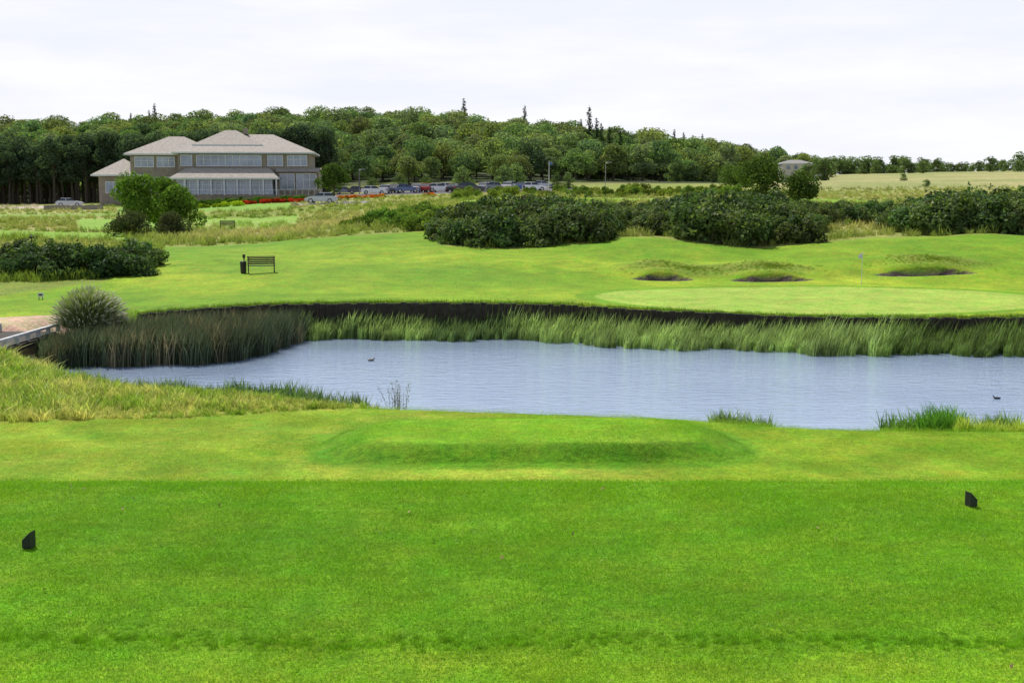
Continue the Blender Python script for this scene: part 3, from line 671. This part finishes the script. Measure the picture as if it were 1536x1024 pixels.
# ------------------------------------------------------------------ cars
tyre=simple('tyre',(.02,.02,.02),.8); cgl=simple('car_glass',(.03,.04,.05),.05,.1,spec=1.); lampm=simple('car_lamp',(.7,.7,.7),.2)
def carmesh(nm,col):
    paint=simple('paint_'+nm,col,.25,.03,1,spec=.8); mb=MB()
    prof=[(-2.12,.32),(-2.18,.62),(-2.08,.9),(-1.7,1.0),(.95,.98),(1.75,.84),(2.12,.68),(2.16,.4),(2.05,.28),(-2.0,.26)]; n=len(prof); V=[]
    for s in (-1,1):
        for x,z in prof: V.append((x,s*(.86 if z<.8 else .80),z))
    mb.add(V,[tuple(range(n)),tuple(range(2*n-1,n-1,-1))]+[(i,n+i,n+(i+1)%n,(i+1)%n) for i in range(n)],0)
    V=[(-1.85,-.76,.99),(1.0,-.76,.975),(1.0,.76,.975),(-1.85,.76,.99),(-1.35,-.60,1.40),(.15,-.60,1.42),(.15,.60,1.42),(-1.35,.60,1.40)]
    mb.add(V,[(0,1,5,4),(1,2,6,5),(2,3,7,6),(3,0,4,7)],1)
    mb.box(-1.37,.17,-.62,.62,1.40,1.46,0,.05)
    for xx in (-.5,): 
        for s in (-1,1): mb.add([(xx-.05,s*.77,.99),(xx+.05,s*.77,.99),(xx+.05,s*.615,1.41),(xx-.05,s*.615,1.41)],[(0,1,2,3)],0)
    for xx in (-1.32,1.32):
        for s in (-1,1): mb.tube([(xx,s*.70,.32),(xx,s*.89,.32)],[.33,.33],2,16); mb.tube([(xx,s*.88,.32),(xx,s*.90,.32)],[.19,.19],3,10)
    for s in (-1,1): mb.box(2.06,2.17,s*.6-.16,s*.6+.16,.56,.68,3); mb.box(-2.2,-2.1,s*.66-.1,s*.66+.1,.68,.84,4)
    return mb.mesh('car_'+nm,[paint,cgl,tyre,lampm,simple('tail_'+nm,(.4,.02,.02),.3)])
cm={k:carmesh(k,c) for k,c in dict(silver=(.5,.52,.55),white=(.8,.8,.8),black=(.03,.03,.035),blue=(.05,.1,.25),red=(.4,.04,.03),grey=(.2,.21,.22)).items()}
def car(px,y,kind,rot,s=1.0,dz=0):
    x=XB(px,y)[0]; o=bpy.data.objects.new('parked_car',cm[kind]); root.objects.link(o); o.location=(x,y,T1(x,y)+dz); o.rotation_euler=(0,0,math.radians(rot)); o.scale=(s,s,s)
car(484,186,'silver',178,1.12,.1); car(109,205,'silver',10,1.0,.1); car(706,222,'black',8,1.25,.1)
ks=['white','silver','grey','blue','silver','red','white','black','silver','grey','white','blue']
for i,px in enumerate([562,580,596,612,628,644,660,682,728,745,762,782,800]): car(px,228+rng.uniform(-2,4),ks[i%12],80+rng.uniform(-8,8) if i%3 else 10,1.1,.05)
for i,px in enumerate([520,540,590,636,672,740,770,815]): car(px,240,ks[(i*5+2)%12],rng.uniform(-10,10),1.0,.05)
# ------------------------------------------------------------------ lamps, poles, walls
metal=simple('galvanised_steel',(.3,.31,.32),.5,.1,metal=.3)
def lamp(px,y,h):
    x=XB(px,y)[0]; mb=MB(); mb.tube([(0,0,-.3),(0,0,.6),(0,0,.61),(0,0,h)],[.1,.1,.06,.045],0,8); mb.tube([(0,0,h),(.3,0,h+.12),(.7,0,h+.12)],[.04,.04,.03],0,6); mb.box(.5,1.1,-.14,.14,h+.05,h+.18,0,.03)
    mb.obj('street_lamp',[metal],loc=(x,y,T1(x,y)))
lamp(541,232,4.6); lamp(907,215,5.0); lamp(1218,200,2.6)
x,y=XB(823,215); mb=MB(); mb.tube([(0,0,-.3),(0,0,5.6)],[.09,.05],0,8); mb.add([(.05,0,5.4),(.6,.1,5.35),(.6,.1,4.9),(.05,0,4.8)],[(0,1,2,3)],1); mb.obj('flagpole',[white,simple('blue_flag',(.1,.15,.4))],loc=(x,y,T1(x,y)))
mb=MB()
for i in range(14):
    px=74+i*6.2; x,y=XB(px,196); z=T1(x,y); mb.box(x-.34,x+.34,y-.4,y+.4,z-.5,z+.75+rng.uniform(-.05,.05),0,.03)
mb.obj('stone_wall',[simple('gabion_stone',(.28,.25,.21),.95,.4,5,bump=.8)])
x,y=XB(1191,330); E2=empty('distant_house',(x,y,T1(x,y)+1.6)); mb=MB(); mb.box(-4,4,0,5,-3.5,3.6); mb.obj('walls',[simple('render_wall',(.5,.48,.42),.9)],parent=E2)
mb=MB(); hip(mb,-4,4,0,5,3.6,.9,.3); mb.obj('roof',[simple('grey_slate',(.25,.24,.22),.8),white],parent=E2); mb=MB(); 
for a in (-2.8,-.8,1.4): mb.box(a,a+1,-.05,.02,2.0,3.0)
mb.obj('windows',[glass],parent=E2)

# ------------------------------------------------------------------ benches, bin, flag, sign
wood=simple('bench_wood',(.07,.045,.035),.7,.3,5)
def bench(px,y,rot,s=1.0):
    mb=MB(); w=.75
    for i in range(4): mb.box(-w,w,-.22+i*.12,-.13+i*.12,.42,.45)
    for i in range(4): mb.box(-w,w,.245,.27,.50+i*.1,.575+i*.1)
    for xx in (-w+.02,w-.08):
        mb.box(xx,xx+.06,-.24,-.18,0,.62); mb.box(xx,xx+.06,.27,.33,0,.92); mb.box(xx-.002,xx+.062,-.28,.268,.62,.66); mb.box(xx+.01,xx+.05,-.179,.269,.34,.415)
    mb.box(-w-.02,w+.02,.25,.31,.90,.95)
    x=XB(px,y)[0]; o=mb.obj('park_bench',[wood],loc=(x,y,T1(x,y)-.02),rot=math.radians(rot)); o.scale=(s,)*3
bench(392,63,12,.95); bench(343,122,15,1.0)
x,y=XB(365,63.3); mb=MB(); mb.tube([(0,0,-.05),(0,0,.03),(0,0,.58),(0,0,.62),(0,0,.63)],[.13,.15,.17,.18,.14],0,14)
mb.tube([(-.0,.22,-.1),(0,.22,.9)],[.03,.03],0,6); mb.box(-.07,.07,.17,.25,.78,.98); mb.obj('litter_bin',[simple('bin_black',(.02,.02,.022),.4)],loc=(x,y,T1(x,y)))
x,y=XB(1293,61.6); mb=MB(); mb.tube([(0,0,-.1),(0,0,1.7)],[.016,.012],0,8)
V=[];Fc=[]
for i in range(7):
    for j in range(2): V.append((-.035*i,.03*math.sin(i*1.1),1.65-.32*j-.02*i+(.03*i if j else 0)))
for i in range(6): Fc.append((2*i,2*i+2,2*i+3,2*i+1))
mb.add(V,Fc,1); mb.obj('golf_flagstick',[white,simple('flag_cloth',(.6,.55,.75))],loc=(x,y,T1(x,y)))
x,y=XB(59,55); mb=MB(); mb.box(-.13,.13,-.015,.015,.12,.32,1); mb.box(-.1,-.07,-.012,.012,-.1,.12); mb.box(.07,.1,-.012,.012,-.1,.12); mb.box(-.09,.09,-.018,-.0155,.18,.26,0); mb.obj('course_sign',[wood,white],loc=(x,y,T1(x,y)))
x,y=XB(1246,28.9); mb=MB(); mb.tube([(0,0,-.3),(0,0,.08),(.005,0,.1)],[.03,.03,.02],0,8); mb.obj('marker_post',[wood],loc=(x,y,WZ))

def marker(px,y,flip,rot):
    mb=MB(); w=.028*flip; h1,h2=.052,.105
    mb.add([(-w,-.035,0),(w,-.035,0),(w,.035,0),(-w,.035,0),(-w,-.035,h1),(w,-.035,h2),(w,.035,h2),(-w,.035,h1)],[(0,3,2,1),(4,5,6,7),(0,1,5,4),(1,2,6,5),(2,3,7,6),(3,0,4,7)])
    x=XB(px,y)[0]*1.03; o=mb.obj('tee_marker',[simple('marker_black',(.02,.02,.022),.45)],loc=(x,y,.004),rot=rot)
    bv=o.modifiers.new('b','BEVEL'); bv.width=.004; bv.segments=2
marker(44,7.3,1,-.15); marker(1453,8.3,-1,.3)

# footbridge
mb=MB(); z0=WZ+.75
for i in range(48):
    y=37.6+i*.16; mb.box(-19.4,-17.3,y,y+.14,z0,z0+.05)
mb.box(-17.35,-17.2,37.5,45.3,z0-.2,z0-.002,0); mb.box(-19.5,-19.35,37.5,45.3,z0-.2,z0-.002,0)
for x in (-17.25,-19.45):
    for y in np.arange(37.7,45.4,.95): mb.box(x-.06,x+.06,y-.06,y+.06,z0+.051,z0+.27,1)
    mb.box(x-.07,x+.07,37.5,45.3,z0+.272,z0+.36,1)
for y in (41,44.2):
    for x in (-17.5,-19.2): mb.box(x-.1,x+.1,y-.1,y+.1,WZ-1.5,z0-.21)
mb.obj('footbridge',[tim,simple('weathered_rail',(.45,.45,.46),.7)])

# ducks
def duck(px,row,rot,cols_,s=1.0):
    x,y=W(px,row); me=bpy.data.meshes.new('duck')
    V=[(0,0,.05),(-.1,0,.055),(-.19,0,.08),(.09,0,.06),(.135,0,.10),(.145,0,.145),(.175,0,.165),(.205,0,.158)]
    me.from_pydata(V,[(0,1),(1,2),(0,3),(3,4),(4,5),(5,6),(6,7)],[]); me.materials.append(cols_)
    o=bpy.data.objects.new('duck',me); root.objects.link(o); sk=o.modifiers.new('s','SKIN')
    R=[.075,.065,.02,.06,.04,.032,.036,.012]
    for v,r in zip(me.skin_vertices[0].data,R): v.radius=(r,r*.85)
    me.skin_vertices[0].data[0].use_root=True
    o.modifiers.new('u','SUBSURF').levels=2; o.modifiers['u'].render_levels=2
    o.location=(x,y,WZ-.01); o.rotation_euler=(0,0,rot); o.scale=(s,)*3
duck(557,541,.2,simple('duck_brown',(.12,.09,.06),.7,.5,20),.7); duck(1495,598,2.8,simple('coot_black',(.02,.02,.025),.6),.6)

# ------------------------------------------------------------------ sun, sky, camera
EL,AZ=math.radians(54),math.radians(-30)
sd_=Vector((math.sin(AZ)*math.cos(EL),math.cos(AZ)*math.cos(EL),math.sin(EL)))
sl=bpy.data.lights.new('sun','SUN'); sl.energy=5.0; sl.angle=math.radians(.5); sl.color=(1,.97,.90)
so=bpy.data.objects.new('sun',sl); root.objects.link(so); so.rotation_euler=sd_.to_track_quat('Z','Y').to_euler()
w=bpy.data.worlds.new('World'); scene.world=w; w.use_nodes=True; nt=w.node_tree; nt.nodes.clear(); N=nt.nodes; L=nt.links
sk=N.new('ShaderNodeTexSky'); sk.sky_type='NISHITA'; sk.sun_disc=False; sk.sun_elevation=EL; sk.sun_rotation=AZ; sk.air_density=1; sk.dust_density=2; sk.ozone_density=1.5
tc=N.new('ShaderNodeTexCoord'); sp=N.new('ShaderNodeSeparateXYZ'); L.new(tc.outputs['Generated'],sp.inputs[0])
mr=N.new('ShaderNodeMapRange'); mr.inputs['From Min'].default_value=.15; mr.inputs['From Max'].default_value=.42; mr.inputs['To Min'].default_value=1; mr.inputs['To Max'].default_value=.12
L.new(sp.outputs['Z'],mr.inputs['Value'])
mp=N.new('ShaderNodeMapping'); mp.inputs['Scale'].default_value=(1.5,1.5,9); L.new(tc.outputs['Generated'],mp.inputs[0])
cn=N.new('ShaderNodeTexNoise'); cn.inputs['Scale'].default_value=2.6; cn.inputs['Detail'].default_value=9; cn.inputs['Roughness'].default_value=.6; L.new(mp.outputs[0],cn.inputs['Vector'])
cr=N.new('ShaderNodeValToRGB'); cr.color_ramp.elements[0].position=.38; cr.color_ramp.elements[0].color=(7.4,7.65,8.4,1); cr.color_ramp.elements[1].position=.62; cr.color_ramp.elements[1].color=(8.3,8.35,8.65,1)
L.new(cn.outputs['Fac'],cr.inputs[0])
mx=N.new('ShaderNodeMix'); mx.data_type='RGBA'; L.new(mr.outputs[0],mx.inputs[0]); L.new(sk.outputs[0],mx.inputs[6]); L.new(cr.outputs[0],mx.inputs[7])
bg=N.new('ShaderNodeBackground'); bg.inputs['Strength'].default_value=.12; L.new(mx.outputs[2],bg.inputs[0])
wo=N.new('ShaderNodeOutputWorld'); L.new(bg.outputs[0],wo.inputs[0])
cd=bpy.data.cameras.new('camera'); co=bpy.data.objects.new('camera',cd); root.objects.link(co); co.location=(0,0,CZ)
cd.sensor_width=36; cd.lens=36*F/1536; cd.clip_end=12000; co.rotation_euler=(math.pi/2-TH,0,0); scene.camera=co
scene.view_settings.view_transform='Standard'; scene.view_settings.look='None'; scene.view_settings.exposure=0
